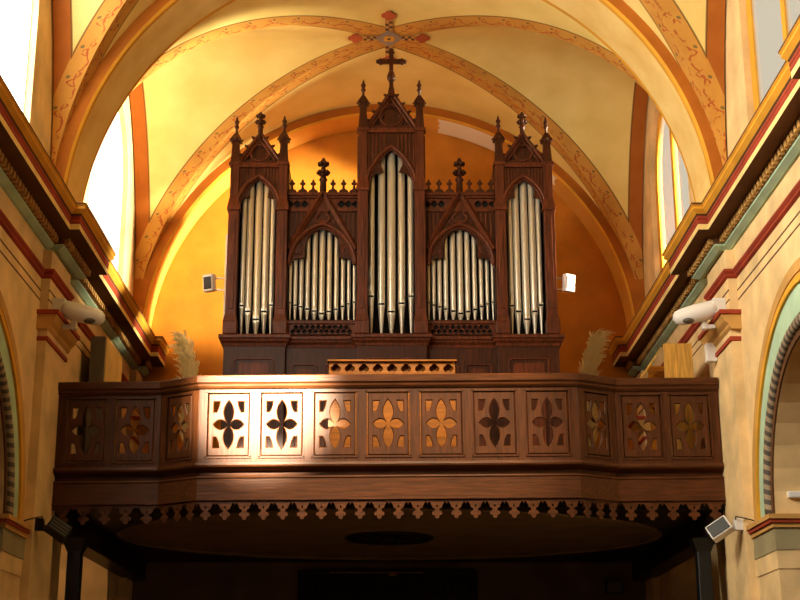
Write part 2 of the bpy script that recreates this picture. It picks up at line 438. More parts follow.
        struct(mb.build('trim_%d' % (30+i+(4 if sx > 0 else 0)), [M['tan'], M['red'], M['greyband'], M['wall']]))
# back wall with doorway
mb = MB()
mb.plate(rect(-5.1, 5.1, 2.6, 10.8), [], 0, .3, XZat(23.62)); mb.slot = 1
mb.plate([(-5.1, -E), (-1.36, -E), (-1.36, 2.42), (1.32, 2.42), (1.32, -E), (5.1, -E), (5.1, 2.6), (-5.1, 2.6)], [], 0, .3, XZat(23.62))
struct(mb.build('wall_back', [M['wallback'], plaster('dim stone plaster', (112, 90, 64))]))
mb = MB(); mb.box(-1.36, 1.32, 23.42, 23.5, -E, 2.42)
for x0, x1 in ((-1.3, -.06), (.02, 1.26)):
    for z0, z1 in ((-1.4, -.1), (.1, 1.1), (1.25, 2.3)): mb.box(x0+.12, x1-.12, 23.39, 23.43, z0, z1, .015)
d = struct(mb.build('door_1', M['darkwood']))
mb = MB(); mb.box(-1.42, 1.38, 23.22, 23.34, 2.40, 2.47, .01); mb.box(-1.46, -1.36, 23.26, 23.34, -E, 2.45); mb.box(1.32, 1.42, 23.26, 23.34, -E, 2.45)
mb.build('door_frame', M['darkwood'], d)
mb = MB(); mb.box(-.95, .55, 23.205, 23.22, 2.405, 2.42); mb.box(.0, .12, 23.19, 23.22, 2.36, 2.41)
mb.build('door_closer', M['brass'], d)  # thin bright slivers added as the glint of light above the door
mb = MB(); mb.box(-9, 9, 2, 23.6, -E-.1, -E); struct(mb.build('floor', M['floor']))
# ------------------------------------------------------------------ the organ loft
PATH = [(-4.105, 17.45), (-2.82, 17.45), (-2.31, 17.15), (2.31, 17.15), (2.82, 17.45), (4.105, 17.45)]
loft = thing('organ_loft', 'dark oak organ loft with pierced parapet and fretted valance spanning the nave', 'balcony', (0, 18, 2.45))
def sweep_part(name, prof, mat):
    mb = MB(); mb.sweep(PATH, prof); return mb.build(name, mat, loft)
sweep_part('top_rail', [(-.16, 4.05), (.02, 4.05), (.045, 4.075), (.05, 4.10), (.075, 4.12), (.08, 4.195), (.07, 4.205), (-.16, 4.205)], M['loft'])
sweep_part('base_moulding', [(-.12, 3.13), (.055, 3.13), (.06, 3.10), (.05, 3.08), (.0, 3.06), (-.075, 3.04), (-.08, 2.955), (-.12, 2.955)], M['loft'])
sweep_part('beam', [(-.3, 2.975), (.0, 2.975), (.01, 2.955), (-.005, 2.94), (-.005, 2.70), (.02, 2.695), (.02, 2.68), (-.3, 2.68)], M['loft'])
def segmat(p0, p1):
    d = (Vector(p1)-Vector(p0)).normalized()
    return Matrix(((d.x, 0, d.y, p0[0]), (d.y, 0, -d.x, p0[1]), (0, 1, 0, 0), (0, 0, 0, 1)))   # w is outward
def petals(cu, cv, h, w, g, hw):
    j = .017; pts = []
    def lobe(L, W):   # right side going out along +v
        a = [(j*(1-t)+W*math.sin(PI*t**1.05)**.85, j+(L-j)*t) for t in [i/10 for i in range(10)]]+[(0, L)]
        return a
    up = lobe(h, w); rt = lobe(g, hw)
    # quadrant by quadrant, clockwise from the junction left of the top petal
    top = [(-x, v) for x, v in up[:-1]]+[(x, v) for x, v in up[::-1]]
    right = [(v, x) for x, v in rt[:-1]]+[(v, -x) for x, v in rt[::-1]]
    bot = [(x, -v) for x, v in up[:-1]]+[(-x, -v) for x, v in up[::-1]]
    left = [(-v, -x) for x, v in rt[:-1]]+[(-v, x) for x, v in rt[::-1]]
    out = []
    for p in top+right+bot+left:
        if not out or (abs(p[0]-out[-1][0])+abs(p[1]-out[-1][1])) > 1e-5: out.append(p)
    return [(cu+x, cv+v) for x, v in out]
def panel(T, uc, wd):
    k = wd/.495; zc = 3.606; hw, hh = wd/2, .385
    holes = [petals(uc, zc, .30, .052, .185*k, .052)]
    for a in (-1, 1):
        for b in (-1, 1):
            o = [(.185, .285), (.11, .285), (.118, .235), (.132, .19), (.15, .155), (.185, .155)]
            holes.append([(uc+a*x*k, zc+b*z) for x, z in o])
    mb = MB(T); mb.plate(rect(uc-hw, uc+hw, zc-hh, zc+hh), holes, -.045, -.005, Matrix(), .010)
    p = mb.build('parapet_panel', M['loftv'], loft)
    return p
pitch = [(-4.105, 17.45, -2.82, 17.45, [(.365, .47), (.965, .47)]), (-2.82, 17.45, -2.31, 17.15, [(.296, .36)]),
         (-2.31, 17.15, 2.31, 17.15, [(.365+.648*i, .495) for i in range(7)]),
         (2.31, 17.15, 2.82, 17.45, [(.296, .36)]), (2.82, 17.45, 4.105, 17.45, [(.32, .47), (.92, .47)])]
def valance_path(L):
    n = max(1, round(L/.235)); p = L/n; pts = [(0, 2.69)]; zt = 2.69
    top = 2.625
    prev = 0
    half = [(-.5, .02), (-.42, .015), (-.36, -.01), (-.28, -.055)]   # unit: arch crown to neck
    for i in range(n):
        c = (i+.5)*p
        L_ = [(c-.5*p, top-.012), (c-.455*p, top+.022), (c-.38*p, top+.018), (c-.30*p, top-.012), (c-.24*p, top-.05), (c-.14*p, top-.055), (c-.12*p, top-.085)]
        tl = [(c-.2*p, top-.088), (c-.27*p, top-.105), (c-.27*p, top-.125), (c-.2*p, top-.142), (c-.13*p, top-.138), (c-.125*p, top-.160), (c-.06*p, top-.178)]
        pts += L_+tl+[(2*c-x, z) for x, z in (L_+tl)[::-1]]
    pts.append((L, 2.69))
    out = []
    for q in pts:
        if not out or abs(q[0]-out[-1][0])+abs(q[1]-out[-1][1]) > 1e-4: out.append(q)
    return out, n, p, top
for (x0, y0, x1, y1, pans) in pitch:
    T = segmat((x0, y0), (x1, y1)); L = math.hypot(x1-x0, y1-y0)
    mb = MB(T)
    mb.plate(rect(0, L, 3.10, 4.08), [rect(u-w/2-.012, u+w/2+.012, 3.21, 4.0) for u, w in pans], -.07, 0, Matrix(), .006)
    for u, w in pans:     # moulded bead around each opening
        for a, b, c, d in ((u-w/2-.035, u+w/2+.035, 4.0, 4.022), (u-w/2-.035, u+w/2+.035, 3.188, 3.21), (u-w/2-.034, u-w/2-.012, 3.2, 4.01), (u+w/2+.012, u+w/2+.034, 3.2, 4.01)):
            mb.box(a, b, c, d, -.01, .014)
    mb.build('parapet_frame', M['loftv'], loft)
    for u, w in pans: panel(T, u, w)
    o, n, p, top = valance_path(L)
    mb = MB(T); holes = []
    for i in range(n):
        c = (i+.5)*p; holes.append([(c, top-.01), (c-.05*p, top-.03), (c, top-.045), (c+.05*p, top-.03)])
    mb.plate(o, holes, -.035, -.012, Matrix(), .003)
    mb.build('valance', M['loft'], loft)
loft.rotation_euler.y = -.0075; loft.location.z -= .03      # the old loft hangs a little lower on its left
# floor and ceiling of the loft
FL = [(-4.2, 17.55), (-2.8, 17.55), (-2.3, 17.25), (2.3, 17.25), (2.8, 17.55), (4.2, 17.55), (4.2, 23.3), (-4.2, 23.3)]
mb = MB(); mb.plate(FL, [], 2.82, 2.9, Matrix()); struct(mb.build('floor', M['darkwood']))
mb = MB(); mb.plate(FL, [[(3.78*math.cos(2*PI*i/64), 20.1+2.68*math.sin(2*PI*i/64)) for i in range(64)]], 2.58, 2.62, Matrix())
for s in (-1, 1):
    a, b = sorted((s*4.2, s*3.9)); mb.box(a, b, 17.7, 23.3, 2.28, 2.6, .02)
cb = struct(mb.build('ceiling', M['darkwood']))
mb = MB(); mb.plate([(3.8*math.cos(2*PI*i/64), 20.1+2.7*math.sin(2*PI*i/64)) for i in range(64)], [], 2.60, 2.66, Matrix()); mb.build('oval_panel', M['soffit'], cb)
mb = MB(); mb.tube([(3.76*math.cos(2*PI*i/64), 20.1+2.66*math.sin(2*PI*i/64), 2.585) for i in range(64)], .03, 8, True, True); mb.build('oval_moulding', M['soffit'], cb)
# ceiling rose
mb = MB()
for k in range(12):
    a = 2*PI*k/12; p = [(20.3, 0)]
    mb.plate([(math.cos(a+q)*r, 20.3+math.sin(a+q)*r) for q, r in ((0, .14), (-.16, .3), (-.17, .46), (0, .57), (.17, .46), (.16, .3))], [], 2.555, 2.60, Matrix(), .006)
mb.tube([(.6*math.cos(2*PI*i/40), 20.3+.6*math.sin(2*PI*i/40), 2.585) for i in range(40)], .025, 8, True, True)
mb.plate([(.55*math.cos(2*PI*i/40), 20.3+.55*math.sin(2*PI*i/40)) for i in range(40)], [], 2.585, 2.6, Matrix())
mb.lathe(0, 20.3, [(.02, 2.50), (.10, 2.53), (.16, 2.57), (.17, 2.6)], 18)
tag(mb.build('ceiling_rose', M['darkwood']), 'dark carved ceiling rose in the oval plaster panel under the organ loft', 'ceiling rose')
for s, nm in ((-1, 'left'), (1, 'right')):
    t = thing('loft_post', 'black square post under the %s end of the organ loft' % nm, 'post', (s*3.9, 17.98, -E))
    mb = MB(); mb.box(s*3.9-.085, s*3.9+.085, 17.9, 18.07, -E, 2.28, .015); mb.build('shaft', M['black'], t)
    mb = MB(); mb.frustum(s*3.9, 17.985, 2.12, 2.28, .09, .15); mb.build('post_cap', M['black'], t)
    mb = MB(); mb.box(s*3.9-.12, s*3.9+.12, 17.87, 18.1, -E, -E+.25, .02); mb.build('post_base', M['black'], t)
# ------------------------------------------------------------------ the organ
OX = .035; Y0 = 20.0
organ = thing('pipe_organ', 'dark carved neo-gothic pipe organ with three gabled towers of silver pipes and a cross', 'organ', (OX, 20.6, 2.9))
def X(a): return OX+a
def lifted(mb, name, mat, parent=organ): return mb.build(name, mat, parent)
# carcass
mb = MB()
for s in (-1, 1):
    a, b = sorted((s*2.36, s*2.41)); mb.box(X(a), X(b), Y0+.06, 21.0, 5.4, 8.1)
    a, b = sorted((s*1.54, s*2.41)); mb.box(X(a), X(b), 20.9, 21.0, 5.4, 8.1); mb.box(X(a), X(b), Y0+.06, 21.0, 8.05, 8.1)
    a, b = sorted((s*.5, s*1.55)); mb.box(X(a), X(b), 20.9, 21.0, 5.4, 7.7); mb.box(X(a), X(b), Y0+.1, 21.0, 7.62, 7.68)
    a, b = sorted((s*1.53, s*1.57)); mb.box(X(a), X(b), Y0+.06, 21.0, 7.6, 8.1)
    a, b = sorted((s*.47, s*.51)); mb.box(X(a), X(b), Y0+.06, 21.0, 7.6, 8.6)
mb.box(X(-.5), X(.5), 20.9, 21.0, 5.4, 8.6); mb.box(X(-.5), X(.5), Y0+.06, 21.0, 8.55, 8.6)
lifted(mb, 'case_body', M['case'])
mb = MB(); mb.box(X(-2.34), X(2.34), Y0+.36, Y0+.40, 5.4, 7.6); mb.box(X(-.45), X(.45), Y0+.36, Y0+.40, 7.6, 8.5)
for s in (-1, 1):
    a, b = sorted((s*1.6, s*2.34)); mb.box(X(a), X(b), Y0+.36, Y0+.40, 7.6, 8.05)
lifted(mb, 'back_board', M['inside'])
# plinth cabinet
mb = MB()
secs = [(-2.42, -1.53, 0), (-1.53, -.51, .10), (-.51, .51, -.03), (.51, 1.53, .10), (1.53, 2.42, 0)]
for a, b, d in secs: mb.box(X(a), X(b), Y0+d, 21.0, 2.9, 5.36, .006)
base = lifted(mb, 'plinth', M['case'])
def rr(x0, x1, z0, z1, r=.04):
    return arc(x1-r, z1-r, r, 0, PI/2, 4)+arc(x0+r, z1-r, r, PI/2, PI, 4)+[(x0, z0), (x1, z0)]
for a, b, d in secs:
    parts = [(a+.17, b-.17)] if d <= 0 else [(a+.10, (a+b)/2-.07), ((a+b)/2+.07, b-.10)]
    for p0, p1 in parts:
        mb = MB()
        zt = 5.10 if d <= 0 else 5.04
        mb.plate(rr(X(p0)-.02, X(p1)+.02, 3.3, zt+.02), [rr(X(p0), X(p1), 3.32, zt)], -.002, .022, XZat(Y0+d), .004)
        mb.plate(rr(X(p0)+.05, X(p1)-.05, 3.38, zt-.05), [], -.002, .012, XZat(Y0+d), .005)
        mb.build('plinth_panel', M['case2'], base)
# ledge following the breaks
def ledge_path():
    pts = [(X(-2.42), 21.0), (X(-2.42), Y0)]
    pts += [(X(-1.53), Y0), (X(-1.53), Y0+.1), (X(-.51), Y0+.1), (X(-.51), Y0-.03), (X(.51), Y0-.03), (X(.51), Y0+.1), (X(1.53), Y0+.1), (X(1.53), Y0), (X(2.42), Y0), (X(2.42), 21.0)]
    return pts
mb = MB(); mb.sweep(ledge_path(), [(-.2, 5.30), (.012, 5.30), (.02, 5.34), (.05, 5.375), (.055, 5.40), (.075, 5.415), (.075, 5.455), (.06, 5.47), (-.2, 5.47)])
lifted(mb, 'ledge', M['case2'])
mb = MB(); mb.box(X(-2.4), X(2.4), Y0+.12, 20.95, 5.38, 5.46); lifted(mb, 'sill_board', M['case'])
# posts with weatherings and pinnacles
def post(x, w, zt, zset, top, front):
    """square post from the ledge to zset, set back above, slender pinnacle to top"""
    mb = MB(); h = w/2; yb = front+.13
    mb.box(X(x-h), X(x+h), front, yb, 5.47, zset, .006)
    mb.box(X(x-h-.025), X(x+h+.025), front-.03, yb, 5.47, 5.66, .01); mb.frustum(X(x), (front+yb)/2-.015, 5.66, 5.76, h+.025, h, .08, .065)
    mb.box(X(x-h*.45), X(x+h*.45), front-.012, front+.01, 5.85, zset-.12, .005)
    mb.box(X(x-h-.022), X(x+h+.022), front-.03, yb+.02, zset-.05, zset, .008)
    mb.frustum(X(x), (front+yb)/2, zset, zset+.16, h+.02, h*.86, .085, .06)
    mb.box(X(x-h*.86), X(x+h*.86), front+.006, yb, zset+.1, zt, .004)
    for q in (-.28, .28): mb.box(X(x+q*w-.012), X(x+q*w+.012), front-.004, front+.02, zset+.2, zt-.06)
    mb.box(X(x-h-.015), X(x+h+.015), front-.02, yb+.01, zt-.03, zt+.02, .006)
    p = lifted(mb, 'post', M['case2'])
    mb = MB(); c = (front+yb)/2
    z1 = zt+.25
    mb.frustum(X(x), c, zt+.02, z1, h*.92, h*.72); mb.box(X(x-h*.7), X(x+h*.7), c-h*.7, c+h*.7, z1, top-.40)
    mb.frustum(X(x), c, top-.42, top-.40, h*1.0, h*1.12); mb.frustum(X(x), c, top-.40, top-.27, h*1.12, h*.3)
    for a, b in ((-1, 0), (1, 0), (0, -1), (0, 1)): mb.ball(X(x+a*h*1.1), c+b*h*1.1, top-.39, .022, 1.0, 1)
    k = h/.075
    mb.lathe(X(x), c, [(.022, top-.29), (.018, top-.21), (.036, top-.185), (.040, top-.165), (.022, top-.14), (.038, top-.105), (.036, top-.08), (.016, top-.055), (.018, top-.04), (.004, top)], 10)
    mb.build('pinnacle', M['case'], p)
for s in (-1, 1):
    post(s*2.335, .155, 8.12, 7.42, 8.90, Y0-.05); post(s*1.615, .155, 8.12, 7.42, 8.92, Y0-.05)
    post(s*.425, .155, 8.66, 7.72, 9.50, Y0-.08)
# openings
def opening(a, zb, zs, pts):
    """pts: right-hand side from spring to apex; mirrored"""
    right = [(a, zb), (a, zs)]+pts
    return right+[(-x, z) for x, z in right[::-1] if abs(x) > 1e-6]
def cusped(a, zs, cx, cz, apex, w):
    """lower foil from the spring up to a cusp, then a pointed upper lobe"""
    n = 7; low = []
    for i in range(1, n):
        t = i/n; low.append((a-(a-cx)*(t**2.2), zs+(cz-zs)*(1-(1-t)**1.8)))
    low += [(cx, cz), (cx+.004, cz+.012)]
    up = []
    for i in range(1, 11):
        t = i/10; z = cz+.012+(apex-cz-.012)*t
        up.append(((cx+(w-cx)*math.sin(min(1, t*2.2)*PI/2))*(1-max(0, (t-.35)/.65)**1.9), z))
    up[-1] = (0, apex)
    return low+up
def shift(pts, cx): return [(p[0]+cx, p[1]) for p in pts]
def moulding(pts, y, r, mb): mb.tube([(x, y, z) for x, z in pts], r, 8, True)
def tracery_tower(cx, hw, zs, cx_cusp, cz, apex, lobe, ztop, gapex, front, a_out):
    mb = MB(); op = opening(hw, 5.475, zs, cusped(hw, zs, cx_cusp, cz, apex, lobe))
    mb.plate(rect(X(cx-a_out), X(cx+a_out), 5.47, ztop), [shift(op, X(cx))] if False else [], 0, .001, XZat(Y0+5)) if False else None
    outer = [(-a_out, 5.47), (-hw, 5.47)]+[(x, z) for x, z in op[::-1] if True]+[(hw, 5.47), (a_out, 5.47), (a_out, ztop), (-a_out, ztop)]
    seq = []
    for q in outer:
        q = (q[0], max(5.47, q[1]) if q[1] > 5.476 else 5.47)
        if not seq or abs(q[0]-seq[-1][0])+abs(q[1]-seq[-1][1]) > 1e-4: seq.append(q)
    mb.plate(shift(seq, X(cx)), [], -.05, 0, XZat(front), .006)
    tr = lifted(mb, 'tower_front', M['case'])
    mb = MB()
    ph = pointed(hw+.045, apex+.055-zs, zs, 14, X(cx)); moulding(ph, front-.02, .032, mb)
    ph = pointed(hw+.0, apex+.01-zs, zs, 14, X(cx)); moulding(ph, front-.004, .012, mb)
    mb.build('arch_moulding', M['case2'], tr)
    # slender flutes in the spandrels
    n = 5
    for s in (-1, 1):
        for i in range(n):
            u = hw*.30+(hw*.68)*i/(n-1); r_ = ((hw+.05)**2+(apex+.06-zs)**2)/(2*(hw+.05)); c_ = hw+.05-r_
            zl = zs+math.sqrt(max(0, r_*r_-(u-c_)**2))+.05
            if zl < ztop-.05: mb = MB(); mb.box(X(cx+s*u-.013), X(cx+s*u+.013), front-.016, front+.01, zl, ztop-.03, .004); mb.build('flute', M['case2'], tr)
    # cornice and gable
    mb = MB(); gw = a_out+.01
    mb.box(X(cx-gw), X(cx+gw), front-.045, front+.06, ztop-.02, ztop+.02, .006); mb.box(X(cx-gw), X(cx+gw), front-.03, front+.06, ztop+.02, ztop+.06, .004)
    lifted(mb, 'cornice', M['case2'])
    mb = MB(); zb = ztop+.06; H = gapex-zb
    rr_ = H*.25; zc = zb+H*.36
    mb.plate([(X(cx-gw), zb), (X(cx+gw), zb), (X(cx), gapex)], [foil(4, rr_*.55, rr_*.52, X(cx), zc, PI/4)]+[[(X(cx+q*gw*.80), zb+.05), (X(cx+q*gw*.44), zb+.05), (X(cx+q*gw*.50), zb+H*.26)] for q in (-1, 1)]+[[(X(cx-.035), zb+H*.66), (X(cx+.035), zb+H*.66), (X(cx), zb+H*.80)]], -.09, 0, XZat(front-.0), .004)
    g = lifted(mb, 'gable', M['case'])
    mb = MB(); mb.plate([(X(cx-gw*.9), zb), (X(cx+gw*.9), zb), (X(cx), gapex-.05)], [], -.06, -.035, XZat(front)); mb.build('gable_backing', M['case'], g)
    mb = MB(); mb.tube([(X(cx)+rr_*1.18*math.cos(2*PI*i/28), front-.006, zc+rr_*1.18*math.sin(2*PI*i/28)) for i in range(28)], .013, 6, True, True)
    mb.build('quatrefoil_ring', M['case2'], g)
    mb = MB()
    for s in (-1, 1):
        mb.tube([(X(cx+s*(gw+.01)), front-.02, zb+.01), (X(cx), front-.02, gapex+.02)], .028, 4, False)
        mb.tube([(X(cx+s*(gw-.07)), front-.012, zb+.02), (X(cx), front-.012, gapex-.09)], .012, 4, False)
    mb.build('gable_moulding', M['case2'], g)
    for s in (-1, 1):
        for i in range(4 if H > .5 else 3):
            t = (i+.6)/(4.3 if H > .5 else 3.4); x = cx+s*(gw+.02)*(1-t)+s*.018; z = zb+H*t+.03
            mb = MB(); mb.ball(X(x), front-.02, z+.015, .030, 1.0, 1); mb.ball(X(x+s*.022), front-.02, z+.028, .020, 1.0, 1)
            mb.build('crocket', M['case'], g)
    return g
def finial(cx, y, z0, top, parent, k=1.0):
    h = top-z0; mb = MB()
    mb.lathe(X(cx), y, [(.034*k, z0-.04), (.030*k, z0+h*.35), (.044*k, z0+h*.40), (.030*k, z0+h*.46), (.028*k, z0+h*.52)], 8)
    for a in range(8):
        an = a*PI/4; mb.ball(X(cx)+.050*k*math.cos(an), y+.050*k*math.sin(an), z0+h*.60, .021*k, 1.1, 1); mb.ball(X(cx)+.042*k*math.cos(an+.4), y+.042*k*math.sin(an+.4), z0+h*.84, .020*k, 1.1, 1)
    mb.lathe(X(cx), y, [(.028*k, z0+h*.5), (.042*k, z0+h*.58), (.03*k, z0+h*.66), (.02*k, z0+h*.74), (.036*k, z0+h*.84), (.026*k, z0+h*.92), (.014*k, top)], 8)
    return mb.build('finial', M['case'], parent)
for s in (-1, 1):
    g = tracery_tower(s*1.975, .275, 7.42, .135, 7.60, 7.87, .155, 8.08, 8.60, Y0, .30)
    finial(s*1.975, Y0-.01, 8.56, 8.96, g, 1.25)
g = tracery_tower(0, .345, 7.66, .115, 7.99, 8.34, .17, 8.63, 9.27, Y0-.03, .36)
# cross over the centre gable
mb = MB(); yc = Y0-.03
mb.frustum(X(0), yc, 9.20, 9.36, .06, .035); mb.box(X(-.032), X(.032), yc-.032, yc+.032, 9.34, 9.98, .006)
mb.lathe(X(0), yc, [(.04, 9.46), (.062, 9.50), (.066, 9.55), (.05, 9.60), (.034, 9.64)], 10)
mb.box(X(-.19), X(.19), yc-.03, yc+.03, 9.76, 9.83, .006)
for dx, dz in ((-.2, 0), (.2, 0), (0, .19)):
    mb.ball(X(dx), yc, 9.795+dz, .042, 1, 1)
    for q in (-1, 1): mb.ball(X(dx*.82+(q*.032 if dx == 0 else 0)), yc, 9.795+dz*.82+(q*.036 if dx else 0), .026, 1, 1)
mb.build('cross', M['case'], g)
# lateral fields
def lateral(s):
    cx = s*1.02; front = Y0+.08; hw = .50; mb = MB()
    low = [(hw, 6.52), (.485, 6.57), (.455, 6.615), (.41, 6.65), (.36, 6.665), (.275, 6.668), (.25, 6.69)]
    up = [(.256, 6.75), (.258, 6.81), (.25, 6.88), (.228, 6.95), (.185, 7.02), (.12, 7.075), (.06, 7.105), (0, 7.125)]
    op = [(hw, 5.72)]+low+up; full = op+[(-x, z) for x, z in op[::-1] if x > 0]
    mb.plate(rect(X(cx-.515), X(cx+.515), 5.69, 7.40), [shift(full, X(cx))], -.05, 0, XZat(front), .005)
    f = lifted(mb, 'field_front', M['case'])
    mb = MB()
    ph = pointed(.49, 7.19-6.55, 6.55, 16, X(cx)); moulding(ph, front-.025, .034, mb)
    ph = pointed(.455, 7.14-6.58, 6.58, 16, X(cx)); moulding(ph, front-.008, .016, mb)
    mb.build('arch_moulding', M['case2'], f)
    mb = MB()
    for q in (-1, 1):
        mb.tube([(X(cx+q*.50), front-.035, 6.80), (X(cx), front-.035, 7.70)], .042, 4, False)
        mb.tube([(X(cx+q*.44), front-.02, 6.84), (X(cx), front-.02, 7.61)], .014, 4, False)
    mb.build('gable_moulding', M['case2'], f)
    mb = MB(); zc = 7.31
    mb.tube([(x, front-.012, z) for x, z in foil(3, .05, .06, X(cx), zc, PI/2, 36)], .021, 6, True, True)
    mb.build('trefoil', M['case2'], f)
    for q in (-1, 1):
        mb = MB()
        mb.tube([(x, front-.008, z) for x, z in foil(3, .026, .032, X(cx+q*.36), 6.79, PI/2+q*.3, 24)], .010, 5, True, True); mb.build('trefoil', M['case2'], f); mb = MB()
        mb.tube([(x, front-.008, z) for x, z in foil(3, .018, .022, X(cx+q*.13), 7.235, PI/2, 24)], .008, 5, True, True); mb.build('trefoil', M['case2'], f); mb = MB()
        mb.tube([(x, front-.006, z) for x, z in [(X(cx+q*.46), 6.64), (X(cx+q*.42), 6.72), (X(cx+q*.33), 6.73), (X(cx+q*.29), 6.80), (X(cx+q*.30), 6.9)]], .010, 5, True); mb.build('tracery_rib', M['case2'], f)
    for q in (-1, 1):
        for i in range(4):
            u = .25+i*.07; zl = 7.70-u*1.747+.08
            if zl < 7.36: mb = MB(); mb.box(X(cx+q*u-.014), X(cx+q*u+.014), front-.018, front+.01, zl, 7.37, .004); mb.build('flute', M['case2'], f)
    # frieze of quatrefoils under the cornice
    mb = MB(); hs = [foil(4, .026, .030, X(cx+q*(.17+.105*i)), 7.515, 0, 24) for q in (-1, 1) for i in range(1, 4)]
    mb.plate(rect(X(cx-.515), X(cx+.515), 7.43, 7.61), hs, -.04, 0, XZat(front), .004)
    fz = lifted(mb, 'frieze', M['case2']); mb = MB(); mb.box(X(cx-.515), X(cx+.515), front+.045, front+.06, 7.43, 7.61); mb.build('frieze_backing', M['inside'], fz)  # black sheet paints the shade seen through the frieze
    mb = MB(); mb.box(X(cx-.515), X(cx+.515), front-.03, front+.05, 7.385, 7.43, .008); mb.box(X(cx-.515), X(cx+.515), front-.035, front+.05, 7.60, 7.635, .006)
    mb.box(X(cx-.515), X(cx+.515), front-.06, front+.06, 7.635, 7.685, .008); c = lifted(mb, 'cornice', M['case2'])
    for i in range(-3, 4):
        if i == 0: continue
        u = .158*i-math.copysign(.01, i)
        if abs(u) > .49: u = math.copysign(.46, u)
        mb = MB()
        o = [(-.085, 7.68), (-.06, 7.73), (-.02, 7.755), (-.014, 7.81), (-.04, 7.825), (-.042, 7.85), (-.02, 7.86), (-.018, 7.885), (0, 7.91)]
        o = o+[(-x, z) for x, z in o[-2::-1]]
        mb.plate(shift(o, X(cx+u)), [], -.03, .0, XZat(front-.02), .005); mb.build('cresting', M['case'], c)
    finial(cx, front-.02, 7.66, 8.24, c, 1.55)
    # pierced band at the foot
    mb = MB(); hs = [foil(4, .017, .020, X(cx-.41+.082*i+(.041 if r else 0)), 5.545+.062*r, 0, 16) for r in range(2) for i in range(10 if r else 11)]
    mb.plate(rect(X(cx-.515), X(cx+.515), 5.50, 5.655), hs, -.03, 0, XZat(front), .003)
    mb.box(X(cx-.515), X(cx+.515), front-.025, front+.1, 5.655, 5.70, .006)
    pb = lifted(mb, 'pierced_band', M['case2']); mb = MB(); mb.box(X(cx-.5), X(cx+.5), front+.04, front+.06, 5.48, 5.66); mb.build('band_backing', M['inside'], pb)  # black sheet paints the shade seen through the band
for s in (-1, 1): lateral(s)
# pipes
def pipe(x, y, zb, zm, zt, r):
    mb = MB(); n = 20
    mb.lathe(X(x), y, [(r*.22, zb), (r*.30, zb+.02), (r*.9, zm-r*.9), (r, zm-r*.5), (r, zm+.001), (r, zm+.2), (r, zt-.005), (r*.97, zt)], n)
    p = mb.build('organ_pipe', M['tin'], organ)
    mb = MB(); mb.box(X(x)-r*.80, X(x)+r*.80, y-r*1.0, y-r*.45, zm-.009, zm+.019); mb.build('pipe_mouth', M['inside'], p)
    mb = MB(); w = r*.82
    mb.plate([(X(x)-w, zm+.012), (X(x)+w, zm+.012), (X(x)+w, zm+r*1.0), (X(x)+w*.45, zm+r*1.35), (X(x), zm+r*2.1), (X(x)-w*.45, zm+r*1.35), (X(x)-w, zm+r*1.0)], [], -.004, .004, XZat(y-r*.86), .001)
    mb.plate([(X(x)-w, zm-.006), (X(x)-w*.9, zm-r*.5), (X(x), zm-r*1.1), (X(x)+w*.9, zm-r*.5), (X(x)+w, zm-.006)], [], -.004, .004, XZat(y-r*.88), .001)
    mb.build('pipe_lip', M['tin'], p)
for x, r, zm in ((-.292, .044, 6.07), (-.146, .054, 5.95), (0, .062, 5.83), (.150, .054, 5.96), (.288, .046, 6.07)):
    pipe(x, Y0+.11, 5.475, zm, 8.42, r)
for s in (-1, 1):
    for k, (x, r, zm) in enumerate(((-.215, .037, 5.93), (-.122, .048, 5.84), (0, .053, 5.72), (.116, .048, 5.84), (.213, .037, 5.94))):
        pipe(s*1.975+x, Y0+.12, 5.475, zm, 7.95, r)
    xs = [80, 110, 145, 183, 226, 270, 314, 357, 397, 433, 466]; ws = [17, 24, 26, 28, 32, 35, 31, 28, 25, 22, 18]; ms = [268, 285, 297, 311, 325, 341, 328, 314, 295, 276, 264]
    for x, w, m in zip(xs, ws, ms):
        u = (x-272)/6/68.3; zm = 5.93-(m-300)/6/73*1.03
        pipe(s*1.02+u, Y0+.20, 5.70, zm, 7.2 if abs(u) < .24 else 6.72, w/6/68/2)
# added pale strip standing in for sunlight on the left edge
mb = MB(); mb.box(X(-2.455), X(-2.415), Y0+.1, Y0+.14, 5.47, 7.05, .008)
mb.build('side_batten', M['cable'], organ)['label'] = 'pale batten on the left flank'
# ------------------------------------------------------------------ things in the loft
con = thing('choir_desk', 'orange pine music desk with pierced quatrefoil front behind the parapet', 'desk', (.03, 18.4, 2.9))
mb = MB()
hs = [foil(4, .030, .036, -.70+.185*i, 4.545, 0, 28) for i in range(9)]
mb.plate(rect(-.79, .87, 4.40, 4.635), hs, -.03, 0, XZat(18.3), .005); mb.build('pierced_front', M['honey'], con)
mb = MB(); mb.box(-.81, .89, 18.25, 18.75, 4.635, 4.66, .006); mb.build('desk_top', M['honey'], con)
mb = MB(); mb.box(-.75, .83, 18.40, 18.43, 4.4, 4.63); mb.box(-.79, .87, 18.33, 18.36, 2.9, 4.42); mb.box(-.79, -.75, 18.36, 18.7, 2.9, 4.63); mb.box(.83, .87, 18.36, 18.7, 2.9, 4.63); mb.build('desk_body', M['honey'], con)
